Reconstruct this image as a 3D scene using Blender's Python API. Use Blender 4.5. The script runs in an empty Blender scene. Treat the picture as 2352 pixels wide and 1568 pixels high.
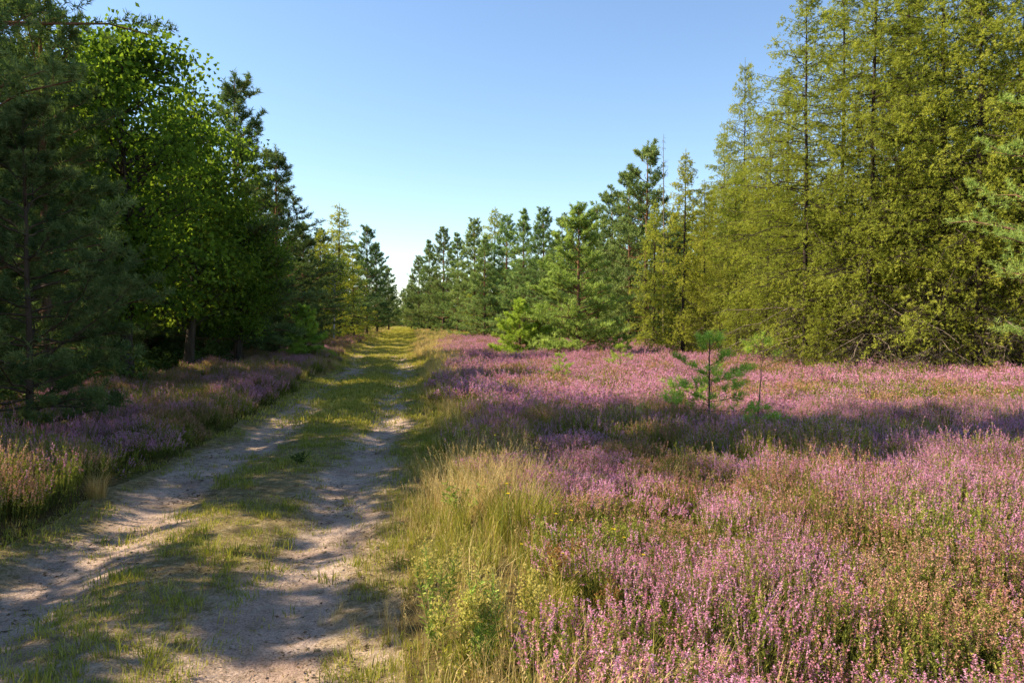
import bpy, math, random
import numpy as np
from mathutils import Vector
rng = np.random.default_rng(11)
SC = bpy.context.scene
COL = SC.collection
F = 1699.0; CX = 1176.0; HY = 735.0; EYE = 1.7

# ------------------------------------------------------------------ helpers
_lat = {}
def vnoise(x, y, s, seed):
    if seed not in _lat: _lat[seed] = np.random.default_rng(seed).random((256, 256))
    r = _lat[seed]
    x = np.asarray(x, float); y = np.asarray(y, float)
    ca, sa = math.cos(seed*1.7), math.sin(seed*1.7)
    x, y = (x*ca-y*sa)/s, (x*sa+y*ca)/s
    xi = np.floor(x).astype(int); yi = np.floor(y).astype(int)
    fx = x-xi; fy = y-yi
    fx = fx*fx*(3-2*fx); fy = fy*fy*(3-2*fy)
    a = r[xi % 256, yi % 256]; b = r[(xi+1) % 256, yi % 256]
    c = r[xi % 256, (yi+1) % 256]; d = r[(xi+1) % 256, (yi+1) % 256]
    return (a*(1-fx)+b*fx)*(1-fy)+(c*(1-fx)+d*fx)*fy
def sst(a, b, x):
    t = np.clip((np.asarray(x, float)-a)/(b-a), 0, 1); return t*t*(3-2*t)
def mean_(y):
    y = np.asarray(y, float); return .20*np.sin(y*.17+.9)+.08*np.sin(y*.43)
def UU(x, y): return x+1.3+.136*y+mean_(y)
def hz(x, y):
    x = np.asarray(x, float); y = np.asarray(y, float)
    au = np.abs(UU(x, y)+.12*(vnoise(x, y, 1.9, 3)-.5))
    rut = np.exp(-((au-.8)/.34)**2)
    bank = sst(1.25, 2.0, au)
    fade = 1-sst(60, 200, np.abs(y))
    z = -.07*rut+.13*bank+fade*(.10*(vnoise(x, y, 2.7, 1)-.5)*bank+.05*(vnoise(x, y, 1.1, 2)-.5))
    z = z+(1-bank)*fade*(.010*(vnoise(x, y, .41, 4)-.5)+.009*(vnoise(x, y, .19, 5)-.5)+.014*(vnoise(x, y, .075, 6)-.5))
    return z
def hz1(x, y): return float(hz(np.array([x]), np.array([y]))[0])
def nrm(a): return a/np.maximum(np.linalg.norm(a, axis=-1, keepdims=True), 1e-9)

class MB:
    def __init__(s): s.v = []; s.f = []; s.t = []; s.m = []; s.n = 0
    def add(s, V, Fc, tint=.5, mat=0):
        V = np.asarray(V, float).reshape(-1, 3); Fc = np.asarray(Fc, int).reshape(-1, 3)
        s.v.append(V); s.f.append(Fc+s.n)
        s.t.append(np.broadcast_to(np.asarray(tint, float), (len(V),)).copy())
        s.m.append(np.full(len(Fc), mat)); s.n += len(V)
    def mesh(s, name, mats):
        me = bpy.data.meshes.new(name)
        V = np.concatenate(s.v).astype(np.float32); Fc = np.concatenate(s.f).astype(np.int32)
        T = np.concatenate(s.t).astype(np.float32); M = np.concatenate(s.m).astype(np.int32)
        me.vertices.add(len(V)); me.vertices.foreach_set('co', V.ravel())
        me.loops.add(len(Fc)*3); me.loops.foreach_set('vertex_index', Fc.ravel())
        me.polygons.add(len(Fc)); me.polygons.foreach_set('loop_start', np.arange(0, 3*len(Fc), 3, dtype=np.int32))
        for m in mats: me.materials.append(m)
        me.polygons.foreach_set('material_index', M)
        a = me.attributes.new('tint', 'FLOAT', 'POINT'); a.data.foreach_set('value', T)
        me.update(calc_edges=True)
        return me

def tube(mb, pts, rad, sides=6, tint=.5, mat=0):
    pts = np.asarray(pts, float); k = len(pts); rad = np.broadcast_to(rad, (k,))
    tg = nrm(np.gradient(pts, axis=0))
    ref = np.array([0.3, 0.9, 0.2]) if abs(tg[0][2]) > .7 else np.array([0, 0, 1.])
    a = nrm(np.cross(tg, ref)); b = np.cross(tg, a)
    an = np.arange(sides)*2*math.pi/sides
    V = pts[:, None, :]+rad[:, None, None]*(a[:, None, :]*np.cos(an)[None, :, None]+b[:, None, :]*np.sin(an)[None, :, None])
    i = np.arange(k-1)[:, None]*sides; j = np.arange(sides)[None, :]; j2 = (j+1) % sides
    q = np.stack([i+j, i+j2, i+sides+j2, i+sides+j], -1).reshape(-1, 4)
    mb.add(V, np.concatenate([q[:, [0, 1, 2]], q[:, [0, 2, 3]]]), tint, mat)

def sticks(mb, A, B, w, tint=.5, mat=0):
    A = np.asarray(A, float); B = np.asarray(B, float); N = len(A)
    if N == 0: return
    d = nrm(B-A); r = nrm(np.cross(d, rng.normal(size=(N, 3)))); s = np.cross(d, r)
    w = np.broadcast_to(w, (N,))[:, None]
    V = np.stack([A+r*w, A-r*w*.5+s*w*.87, A-r*w*.5-s*w*.87, B], 1).reshape(-1, 3)
    o = np.arange(N)[:, None]*4
    Fc = np.concatenate([o+np.array([[0, 1, 3]]), o+np.array([[1, 2, 3]]), o+np.array([[2, 0, 3]])])
    t = np.repeat(np.broadcast_to(tint, (N,)), 4)
    mb.add(V, Fc, t, mat)

def needles(mb, P, D, n, L, W, fwd, tint, along=0., mat=0, jit=.25):
    N = len(P)
    if N == 0: return
    P = np.repeat(P, n, 0); D = np.repeat(nrm(D), n, 0); M = N*n
    base = P+D*(rng.random(M)*along)[:, None]
    R = rng.normal(size=(M, 3)); R -= D*(R*D).sum(1, keepdims=True); R = nrm(R)
    dr = nrm(D*(fwd*rng.uniform(.5, 1.4, M))[:, None]+R)
    sd = nrm(np.cross(dr, rng.normal(size=(M, 3))))*(W/2)
    tip = base+dr*(L*rng.uniform(.65, 1.2, M))[:, None]
    V = np.stack([base-sd, base+sd, tip], 1).reshape(-1, 3)
    t = np.repeat(np.broadcast_to(tint, (N,)), n)+rng.uniform(-jit, jit, M)
    mb.add(V, np.arange(3*M).reshape(-1, 3), np.clip(np.repeat(t, 3), 0, 1), mat)

def leaves(mb, P, D, L, W, tint, mat=0, fold=.25):
    N = len(P); D = nrm(D)
    sd = nrm(np.cross(D, rng.normal(size=(N, 3)))); up = np.cross(sd, D)
    L = np.broadcast_to(L, (N,))[:, None]; W = np.broadcast_to(W, (N,))[:, None]
    mid = P+D*L*.55
    V = np.stack([P, mid-sd*W/2+up*W*fold, P+D*L, mid+sd*W/2+up*W*fold], 1).reshape(-1, 3)
    o = np.arange(N)[:, None]*4
    mb.add(V, np.concatenate([o+np.array([[0, 1, 2]]), o+np.array([[0, 2, 3]])]), np.repeat(np.clip(np.broadcast_to(tint, (N,)), 0, 1), 4), mat)

def blades(mb, P, az, lean, L, W, tint, mat=0, bend=.5):
    N = len(P)
    o = np.stack([np.cos(az), np.sin(az), 0*az], 1); up = np.array([[0, 0, 1.]])
    fa = az+math.pi/2+rng.uniform(-.9, .9, N)
    sd = np.stack([np.cos(fa), np.sin(fa), 0*az], 1)
    W = np.broadcast_to(W, (N,))[:, None]; L = np.asarray(L)[:, None]; ln = np.asarray(lean)[:, None]
    d1 = nrm(up+o*ln*.6); d2 = nrm(up*(1-bend*.4)+o*(ln*1.6+bend*.35))
    m = P+d1*L*.55; t = m+d2*L*.45
    V = np.stack([P-sd*W/2, P+sd*W/2, m+sd*W*.4, m-sd*W*.4, t], 1).reshape(-1, 3)
    k = np.arange(N)[:, None]*5
    Fc = np.concatenate([k+np.array([[0, 1, 2]]), k+np.array([[0, 2, 3]]), k+np.array([[3, 2, 4]])])
    mb.add(V, Fc, np.repeat(np.clip(np.broadcast_to(tint, (N,)), 0, 1), 5), mat)
    return t

# ------------------------------------------------------------------ materials
def newmat(name):
    m = bpy.data.materials.new(name); m.use_nodes = True; m.node_tree.nodes.clear()
    return m, m.node_tree.nodes, m.node_tree.links
def ramp(nd, stops):
    r = nd.new('ShaderNodeValToRGB'); e = r.color_ramp.elements
    while len(e) < len(stops): e.new(.5)
    for el, (p, c) in zip(e, stops): el.position = p; el.color = (*c, 1)
    return r
def leafmat(name, stops, trans=.3, tcol=(1.3, 1.25, .6), vary=.25, hue=.02):
    m, nd, lk = newmat(name)
    at = nd.new('ShaderNodeAttribute'); at.attribute_name = 'tint'
    r = ramp(nd, stops); lk.new(at.outputs['Fac'], r.inputs[0])
    oi = nd.new('ShaderNodeObjectInfo')
    mr = nd.new('ShaderNodeMapRange'); mr.inputs[3].default_value = 1-vary; mr.inputs[4].default_value = 1+vary
    lk.new(oi.outputs['Random'], mr.inputs[0])
    mh = nd.new('ShaderNodeMapRange'); mh.inputs[3].default_value = .5-hue; mh.inputs[4].default_value = .5+hue
    m7 = nd.new('ShaderNodeMath'); m7.operation = 'MULTIPLY'; m7.inputs[1].default_value = 7.31
    fr = nd.new('ShaderNodeMath'); fr.operation = 'FRACT'
    lk.new(oi.outputs['Random'], m7.inputs[0]); lk.new(m7.outputs[0], fr.inputs[0]); lk.new(fr.outputs[0], mh.inputs[0])
    hs = nd.new('ShaderNodeHueSaturation'); lk.new(r.outputs[0], hs.inputs['Color'])
    lk.new(mr.outputs[0], hs.inputs['Value']); lk.new(mh.outputs[0], hs.inputs['Hue'])
    df = nd.new('ShaderNodeBsdfDiffuse'); lk.new(hs.outputs[0], df.inputs[0])
    o = nd.new('ShaderNodeOutputMaterial')
    mx = nd.new('ShaderNodeMix'); mx.data_type = 'RGBA'; mx.blend_type = 'MULTIPLY'; mx.inputs[0].default_value = 1
    lk.new(hs.outputs[0], mx.inputs[6]); mx.inputs[7].default_value = (*tcol, 1)
    tr = nd.new('ShaderNodeBsdfTranslucent'); lk.new(mx.outputs[2], tr.inputs[0])
    ms = nd.new('ShaderNodeMixShader'); ms.inputs[0].default_value = trans
    lk.new(df.outputs[0], ms.inputs[1]); lk.new(tr.outputs[0], ms.inputs[2])
    lk.new(ms.outputs[0], o.inputs[0])
    return m
def barkmat(name, c1, c2, c3=None, scale=8):
    m, nd, lk = newmat(name)
    tc = nd.new('ShaderNodeTexCoord')
    mp = nd.new('ShaderNodeMapping'); mp.inputs['Scale'].default_value = (1, 1, .25); lk.new(tc.outputs['Object'], mp.inputs[0])
    n = nd.new('ShaderNodeTexNoise'); n.inputs['Scale'].default_value = scale; n.inputs['Detail'].default_value = 4; lk.new(mp.outputs[0], n.inputs[0])
    r = ramp(nd, [(.3, c1), (.7, c2)]); lk.new(n.outputs[0], r.inputs[0])
    col = r.outputs[0]
    if c3:
        at = nd.new('ShaderNodeAttribute'); at.attribute_name = 'tint'
        mx = nd.new('ShaderNodeMix'); mx.data_type = 'RGBA'; lk.new(at.outputs['Fac'], mx.inputs[0])
        lk.new(col, mx.inputs[6]); mx.inputs[7].default_value = (*c3, 1); col = mx.outputs[2]
    bs = nd.new('ShaderNodeBsdfDiffuse'); lk.new(col, bs.inputs[0])
    bp = nd.new('ShaderNodeBump'); bp.inputs['Strength'].default_value = .6; bp.inputs['Distance'].default_value = .02
    lk.new(n.outputs[0], bp.inputs['Height']); lk.new(bp.outputs[0], bs.inputs['Normal'])
    o = nd.new('ShaderNodeOutputMaterial'); lk.new(bs.outputs[0], o.inputs[0])
    return m

M = {}
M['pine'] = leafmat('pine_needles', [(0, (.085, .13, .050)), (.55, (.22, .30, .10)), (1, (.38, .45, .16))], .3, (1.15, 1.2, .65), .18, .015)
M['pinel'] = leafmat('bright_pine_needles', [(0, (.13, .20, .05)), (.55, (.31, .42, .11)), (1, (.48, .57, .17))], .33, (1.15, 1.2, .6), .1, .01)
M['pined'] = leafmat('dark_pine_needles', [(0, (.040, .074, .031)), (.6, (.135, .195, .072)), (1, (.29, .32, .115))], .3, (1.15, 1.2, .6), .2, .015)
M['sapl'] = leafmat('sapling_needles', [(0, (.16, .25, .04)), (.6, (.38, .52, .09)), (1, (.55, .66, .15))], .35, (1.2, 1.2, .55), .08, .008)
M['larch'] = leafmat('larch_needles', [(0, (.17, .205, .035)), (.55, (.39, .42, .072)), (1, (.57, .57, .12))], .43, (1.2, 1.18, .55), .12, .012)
M['oak'] = leafmat('oak_leaves', [(0, (.045, .08, .016)), (.6, (.115, .19, .03)), (1, (.21, .30, .055))], .5, (1.7, 1.5, .6), .15, .01)
M['birch'] = leafmat('birch_leaves', [(0, (.06, .11, .02)), (1, (.22, .29, .05))], .4, (1.4, 1.3, .5), .1)
M['bpine'] = barkmat('pine_bark', (.05, .035, .026), (.17, .115, .085), (.28, .13, .065))
M['bpined'] = barkmat('dark_pine_bark', (.035, .027, .021), (.11, .08, .06))
M['blarch'] = barkmat('larch_bark', (.025, .02, .017), (.085, .065, .052))
M['bdead'] = barkmat('dead_twig_bark', (.08, .062, .046), (.25, .20, .15))
M['boak'] = barkmat('oak_bark', (.03, .026, .02), (.09, .075, .06))
M['bbirch'] = barkmat('birch_bark', (.14, .13, .12), (.62, .6, .56))
M['hflow'] = leafmat('heather_flowers', [(0, (.40, .17, .17)), (.4, (.60, .27, .36)), (.75, (.70, .34, .52)), (1, (.77, .48, .63))], .33, (1.1, .96, 1.03), .12, .012)
M['hfade'] = leafmat('faded_heather_flowers', [(0, (.28, .125, .06)), (.5, (.49, .25, .17)), (1, (.61, .37, .28))], .28, (1.1, 1, .9), .12, .012)
M['hgreen'] = leafmat('heather_greenery', [(0, (.06, .065, .018)), (.5, (.19, .215, .04)), (1, (.38, .35, .075))], .25, (1.2, 1.2, .6), .15, .015)
M['lawn'] = leafmat('short_grass', [(0, (.14, .17, .03)), (.5, (.34, .345, .06)), (1, (.58, .50, .18))], .35, (1.2, 1.2, .6), .1, .01)
M['dry'] = leafmat('dry_grass', [(0, (.27, .17, .055)), (.5, (.51, .37, .15)), (1, (.69, .54, .26))], .3, (1.1, 1.1, .8), .1, .01)
M['green'] = leafmat('long_green_grass', [(0, (.11, .125, .022)), (.55, (.30, .29, .055)), (1, (.57, .48, .15))], .35, (1.2, 1.2, .6), .1, .01)
M['weed'] = leafmat('weed_leaves', [(0, (.15, .23, .04)), (1, (.38, .46, .11))], .35, (1.2, 1.25, .6), .15, .015)
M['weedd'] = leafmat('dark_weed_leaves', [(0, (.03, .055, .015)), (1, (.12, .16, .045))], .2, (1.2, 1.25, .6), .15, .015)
M['fluff'] = leafmat('pale_flower_heads', [(0, (.42, .40, .09)), (1, (.76, .68, .24))], .35, (1.1, 1.1, .8), .1, .01)
M['rust'] = leafmat('rust_seed_heads', [(0, (.18, .07, .025)), (1, (.42, .21, .08))], .2, (1.1, 1, .8), .1, .01)
M['yell'] = leafmat('yellow_petals', [(0, (.62, .48, .02)), (1, (.72, .60, .04))], .3, (1.1, 1.05, .5), .08, .005)
M['litter'] = leafmat('dry_litter', [(0, (.06, .04, .025)), (.6, (.17, .11, .06)), (1, (.36, .26, .15))], .1, (1.1, 1, .8), .1, .01)

def groundmat():
    m, nd, lk = newmat('heath_soil')
    tc = nd.new('ShaderNodeTexCoord')
    n = nd.new('ShaderNodeTexNoise'); n.inputs['Scale'].default_value = 1.3; n.inputs['Detail'].default_value = 8; lk.new(tc.outputs['Object'], n.inputs[0])
    n2 = nd.new('ShaderNodeTexNoise'); n2.inputs['Scale'].default_value = 28; n2.inputs['Detail'].default_value = 6; lk.new(tc.outputs['Object'], n2.inputs[0])
    r = ramp(nd, [(.3, (.05, .036, .02)), (.55, (.11, .085, .036)), (.75, (.13, .125, .045))]); lk.new(n.outputs[0], r.inputs[0])
    r2 = ramp(nd, [(.3, (.5, .5, .5)), (.7, (1.3, 1.25, 1.2))]); lk.new(n2.outputs[0], r2.inputs[0])
    mx = nd.new('ShaderNodeMix'); mx.data_type = 'RGBA'; mx.blend_type = 'MULTIPLY'; mx.inputs[0].default_value = 1
    lk.new(r.outputs[0], mx.inputs[6]); lk.new(r2.outputs[0], mx.inputs[7])
    bs = nd.new('ShaderNodeBsdfDiffuse')
    lk.new(mx.outputs[2], bs.inputs[0])
    bp = nd.new('ShaderNodeBump'); bp.inputs['Strength'].default_value = .8; bp.inputs['Distance'].default_value = .03
    lk.new(n2.outputs[0], bp.inputs['Height']); lk.new(bp.outputs[0], bs.inputs['Normal'])
    o = nd.new('ShaderNodeOutputMaterial'); lk.new(bs.outputs[0], o.inputs[0]); return m
def sandmat():
    m, nd, lk = newmat('sandy_track')
    tc = nd.new('ShaderNodeTexCoord')
    def noise(s, d=6, ro=.6):
        n = nd.new('ShaderNodeTexNoise'); n.inputs['Scale'].default_value = s; n.inputs['Detail'].default_value = d; n.inputs['Roughness'].default_value = ro
        lk.new(tc.outputs['Object'], n.inputs[0]); return n
    a = noise(2.2, 8); b = noise(11, 8, .72); c = noise(80, 4, .7); b3 = noise(27, 5, .7)
    at = nd.new('ShaderNodeAttribute'); at.attribute_name = 'tint'
    ra = ramp(nd, [(.32, (.35, .25, .195)), (.5, (.50, .375, .295)), (.7, (.60, .465, .37))]); lk.new(a.outputs[0], ra.inputs[0])
    rs = ramp(nd, [(.3, (.15, .11, .055)), (.6, (.32, .255, .12))]); lk.new(b.outputs[0], rs.inputs[0])
    ad = nd.new('ShaderNodeMath'); ad.operation = 'MULTIPLY_ADD'; ad.inputs[1].default_value = 2.6
    sb = nd.new('ShaderNodeMath'); sb.operation = 'SUBTRACT'; sb.inputs[1].default_value = .53; lk.new(b.outputs[0], sb.inputs[0])
    lk.new(sb.outputs[0], ad.inputs[0]); lk.new(at.outputs['Fac'], ad.inputs[2])
    cl = nd.new('ShaderNodeClamp'); lk.new(ad.outputs[0], cl.inputs[0])
    mx = nd.new('ShaderNodeMix'); mx.data_type = 'RGBA'; lk.new(cl.outputs[0], mx.inputs[0]); lk.new(rs.outputs[0], mx.inputs[6]); lk.new(ra.outputs[0], mx.inputs[7])
    rg = ramp(nd, [(.36, (.58, .55, .53)), (.58, (1.08, 1.06, 1.05))]); lk.new(c.outputs[0], rg.inputs[0])
    m2 = nd.new('ShaderNodeMix'); m2.data_type = 'RGBA'; m2.blend_type = 'MULTIPLY'; m2.inputs[0].default_value = 1
    lk.new(mx.outputs[2], m2.inputs[6]); lk.new(rg.outputs[0], m2.inputs[7])
    bs = nd.new('ShaderNodeBsdfDiffuse')
    lk.new(m2.outputs[2], bs.inputs[0])
    b1 = nd.new('ShaderNodeBump'); b1.inputs['Strength'].default_value = 1.0; b1.inputs['Distance'].default_value = .03; lk.new(b3.outputs[0], b1.inputs['Height'])
    b2 = nd.new('ShaderNodeBump'); b2.inputs['Strength'].default_value = .7; b2.inputs['Distance'].default_value = .010; lk.new(c.outputs[0], b2.inputs['Height']); lk.new(b1.outputs[0], b2.inputs['Normal'])
    lk.new(b2.outputs[0], bs.inputs['Normal'])
    o = nd.new('ShaderNodeOutputMaterial'); lk.new(bs.outputs[0], o.inputs[0]); return m
M['ground'] = groundmat(); M['sand'] = sandmat()

# ------------------------------------------------------------------ ground and track
def sheet(name, us, ys, zf, mat, tf):
    U, Y = np.meshgrid(us, ys, indexing='ij'); X = U-1.3-.136*Y-mean_(Y)
    Z = zf(X, Y, U); V = np.stack([X, Y, Z], -1).reshape(-1, 3)
    a = np.arange(len(us)-1)[:, None]*len(ys)+np.arange(len(ys)-1)[None, :]
    q = np.stack([a, a+len(ys), a+len(ys)+1, a+1], -1).reshape(-1, 4)
    mb = MB(); mb.add(V, np.concatenate([q[:, [0, 1, 2]], q[:, [0, 2, 3]]]), tf(X, Y, U).reshape(-1))
    o = bpy.data.objects.new(name, mb.mesh(name, [mat])); COL.objects.link(o); o['kind'] = 'structure'; return o
def grow(a, step, end, g=1.08):
    r = [a]
    while r[-1] < end: r.append(r[-1]+step); step *= g
    return np.array(r)
half = np.concatenate([np.arange(0, 3, .1), grow(3, .12, 1600, 1.1)])
us = np.concatenate([-half[:0:-1], half])
ys = np.concatenate([-grow(-1.5, .3, 60, 1.2)[::-1], np.arange(1.6, 14, .1), grow(14, .12, 1800, 1.06)])
ys = np.unique(ys)
g = sheet('ground', us, ys, lambda X, Y, U: hz(X, Y)-.06*(1-sst(1.3, 1.6, np.abs(U))), M['ground'], lambda X, Y, U: 0*X+.5)
g['label'] = 'dark heath soil under the heather and the trees'; g['category'] = 'ground'
us = np.arange(-1.8, 1.81, .03)
ys = np.unique(np.concatenate([np.arange(-4, 1.5, .2), np.arange(1.5, 12, .03), grow(12, .04, 420, 1.03)]))
def sandtint(X, Y, U):
    au = np.abs(U+.35*(vnoise(X, Y, 1.3, 21)-.5)+.25*(vnoise(X, Y, .4, 22)-.5))
    r = np.exp(-((au-.85)/.36)**4)
    return np.clip(r*1.0-.25*sst(14, 40, Y)+.5*sst(1.5, .8, Y*.25)-1.0*sst(35, 70, Y), -2, 1)
p = sheet('path', us, ys, lambda X, Y, U: hz(X, Y)-.035*sst(1.42, 1.72, np.abs(U+.3*(vnoise(X, Y, .7, 23)-.5))), M['sand'], sandtint)
p['label'] = 'sandy two-rut track running straight to the gap in the trees'; p['category'] = 'path'

# ------------------------------------------------------------------ scatter by geometry nodes
def source(name, meshes):
    c = bpy.data.collections.new(name)
    for m in meshes: c.objects.link(bpy.data.objects.new(name, m))
    return c
def scatter(name, P, scl, idx, coll, label, cat, tilt=.12, real=False):
    N = len(P)
    me = bpy.data.meshes.new(name); me.vertices.add(N); me.vertices.foreach_set('co', P.astype(np.float32).ravel())
    rot = np.stack([rng.normal(0, tilt, N), rng.normal(0, tilt, N), rng.uniform(0, 6.283, N)], 1).astype(np.float32)
    a = me.attributes.new('rot', 'FLOAT_VECTOR', 'POINT'); a.data.foreach_set('vector', rot.ravel())
    scl = np.asarray(scl, float)
    if scl.ndim == 1: scl = np.stack([scl]*3, 1)
    a = me.attributes.new('scl', 'FLOAT_VECTOR', 'POINT'); a.data.foreach_set('vector', scl.astype(np.float32).ravel())
    a = me.attributes.new('idx', 'INT', 'POINT'); a.data.foreach_set('value', np.asarray(idx).astype(np.int32))
    me.update()
    ob = bpy.data.objects.new(name, me); COL.objects.link(ob)
    ob['kind'] = 'stuff'; ob['label'] = label; ob['category'] = cat
    ng = bpy.data.node_groups.new(name, 'GeometryNodeTree')
    ng.interface.new_socket('Geometry', in_out='INPUT', socket_type='NodeSocketGeometry')
    ng.interface.new_socket('Geometry', in_out='OUTPUT', socket_type='NodeSocketGeometry')
    nd = ng.nodes; lk = ng.links
    gi = nd.new('NodeGroupInput'); go = nd.new('NodeGroupOutput')
    ci = nd.new('GeometryNodeCollectionInfo'); ci.inputs['Collection'].default_value = coll
    ci.inputs['Separate Children'].default_value = True; ci.inputs['Reset Children'].default_value = True
    ip = nd.new('GeometryNodeInstanceOnPoints'); ip.inputs['Pick Instance'].default_value = True
    def na(n, t):
        x = nd.new('GeometryNodeInputNamedAttribute'); x.data_type = t; x.inputs['Name'].default_value = n; return x.outputs['Attribute']
    e = nd.new('FunctionNodeEulerToRotation')
    lk.new(gi.outputs[0], ip.inputs['Points']); lk.new(ci.outputs[0], ip.inputs['Instance'])
    lk.new(na('idx', 'INT'), ip.inputs['Instance Index'])
    lk.new(na('rot', 'FLOAT_VECTOR'), e.inputs[0]); lk.new(e.outputs[0], ip.inputs['Rotation'])
    lk.new(na('scl', 'FLOAT_VECTOR'), ip.inputs['Scale'])
    if real:
        ri = nd.new('GeometryNodeRealizeInstances'); lk.new(ip.outputs[0], ri.inputs[0]); lk.new(ri.outputs[0], go.inputs[0])
    else: lk.new(ip.outputs[0], go.inputs[0])
    md = ob.modifiers.new('scatter', 'NODES'); md.node_group = ng
    return ob
def cands(strata, umin=None, umax=None, m=2.0):
    xs = []; yy = []
    for y0, y1, d in strata:
        w = .72*y1+m
        x0, x1 = -w, w
        if umin is not None: x0 = max(x0, umin-1.6-.136*y1)
        if umax is not None: x1 = min(x1, umax-1.0-.136*y0)
        if x1 <= x0: continue
        n = int(d*(x1-x0)*(y1-y0))
        xs.append(rng.uniform(x0, x1, n)); yy.append(rng.uniform(y0, y1, n))
    x = np.concatenate(xs); y = np.concatenate(yy)
    k = np.abs(x) < .72*np.maximum(y, 1)+m
    return x[k], y[k]
def grid(y0, y1, step, umin, umax=None, m=1.6):
    w = .72*y1+m
    x0, x1 = -w, w
    if umin is not None: x0 = max(x0, umin-1.6-.136*y1)
    if umax is not None: x1 = min(x1, umax-1.0-.136*y0)
    gx, gy = np.meshgrid(np.arange(x0, x1, step), np.arange(y0, y1, step))
    x = gx.ravel()+rng.uniform(-.5, .5, gx.size)*step*.8; y = gy.ravel()+rng.uniform(-.5, .5, gx.size)*step*.8
    k = np.abs(x) < .72*np.maximum(y, 1)+m
    return x[k], y[k]
def onground(x, y, dz=-.01): return np.stack([x, y, hz(x, y)+dz], 1)

# ---- heather
def heather(nst, hmin, hmax, flower, fl_n, fl_L, fl_W, gr_n, gr_L, gr_W, ffrac, rad):
    mb = MB()
    a = rng.uniform(0, 6.283, nst); r = rad*np.sqrt(rng.random(nst))
    B = np.stack([r*np.cos(a), r*np.sin(a), 0*r-.02], 1)
    sd = int(rng.integers(300, 900))
    mound = vnoise(B[:, 0]+7, B[:, 1]+7, .24, sd)
    h = rng.uniform(hmin, hmax, nst)*(.52+.92*mound)*(1.08-.4*(r/rad)**3)
    lean = rng.normal(0, .15, (nst, 2))+np.stack([np.cos(a), np.sin(a)], 1)*(r/rad*.2)[:, None]
    D = nrm(np.stack([lean[:, 0], lean[:, 1], np.ones(nst)], 1)); T = B+D*h[:, None]
    sticks(mb, B, T, .003, .15, 0)
    fl = rng.random(nst) < np.clip(ffrac*(.5+1.0*vnoise(B[:, 0]+3, B[:, 1]+3, .2, sd+1)), 0, 1)
    tb = .16*(vnoise(B[:, 0]+1, B[:, 1]+1, .15, sd+2)-.5)*2
    for k in range(2):
        s = rng.uniform(.45, .8, nst); q = B+D*(h*s)[:, None]
        d2 = nrm(D+rng.normal(0, .38, (nst, 3))); L2 = h*rng.uniform(.18, .34, nst)
        f2 = fl & (rng.random(nst) < .8)
        needles(mb, q[f2]+d2[f2]*(L2[f2]*.25)[:, None], d2[f2], max(2, int(fl_n*.5)), fl_L, fl_W, .5, rng.uniform(.25, .8, f2.sum())+tb[f2], float(np.mean(L2)*.8), 1)
        needles(mb, q, d2, max(2, gr_n//2), gr_L, gr_W, .9, rng.uniform(.3, .8, nst), float(np.mean(L2)*.6), 0)
    mid = B+D*(h*.3)[:, None]
    needles(mb, mid, D, gr_n, gr_L, gr_W, .9, rng.uniform(.2, .75, nst), float(np.mean(h)*.4), 0)
    q = B+D*(h*.62)[:, None]
    needles(mb, q[fl], D[fl], fl_n, fl_L, fl_W, .45, rng.uniform(.3, .8, fl.sum())+tb[fl], float(np.mean(h)*.40), 1)
    nf = ~fl
    if nf.any(): needles(mb, q[nf], D[nf], gr_n, gr_L, gr_W, .9, rng.uniform(.4, .9, nf.sum()), float(np.mean(h)*.36), 0)
    return mb.mesh('heather_clump', [M['hgreen'], flower])
RN = .40
H_near = [heather(300, .22, .40, M['hflow'], 28, .0092, .0066, 14, .018, .006, .78, RN) for i in range(4)]
H_near += [heather(300, .21, .38, M['hfade'], 24, .0092, .0066, 16, .018, .006, .70, RN) for i in range(3)]
H_near += [heather(300, .21, .38, M['hflow'], 22, .0092, .0066, 18, .018, .006, .36, RN) for i in range(3)]
RF = .60
H_far = [heather(330, .24, .42, M['hflow'], 9, .022, .015, 5, .034, .013, .85, RF) for i in range(3)]
H_far += [heather(330, .22, .40, M['hfade'], 8, .022, .015, 6, .034, .013, .8, RF) for i in range(2)]
H_far += [heather(330, .22, .40, M['hflow'], 7, .022, .015, 7, .034, .013, .42, RF) for i in range(2)]
C_hn = source('heather_clump', H_near); C_hf = source('heather_clump', H_far)

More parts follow.
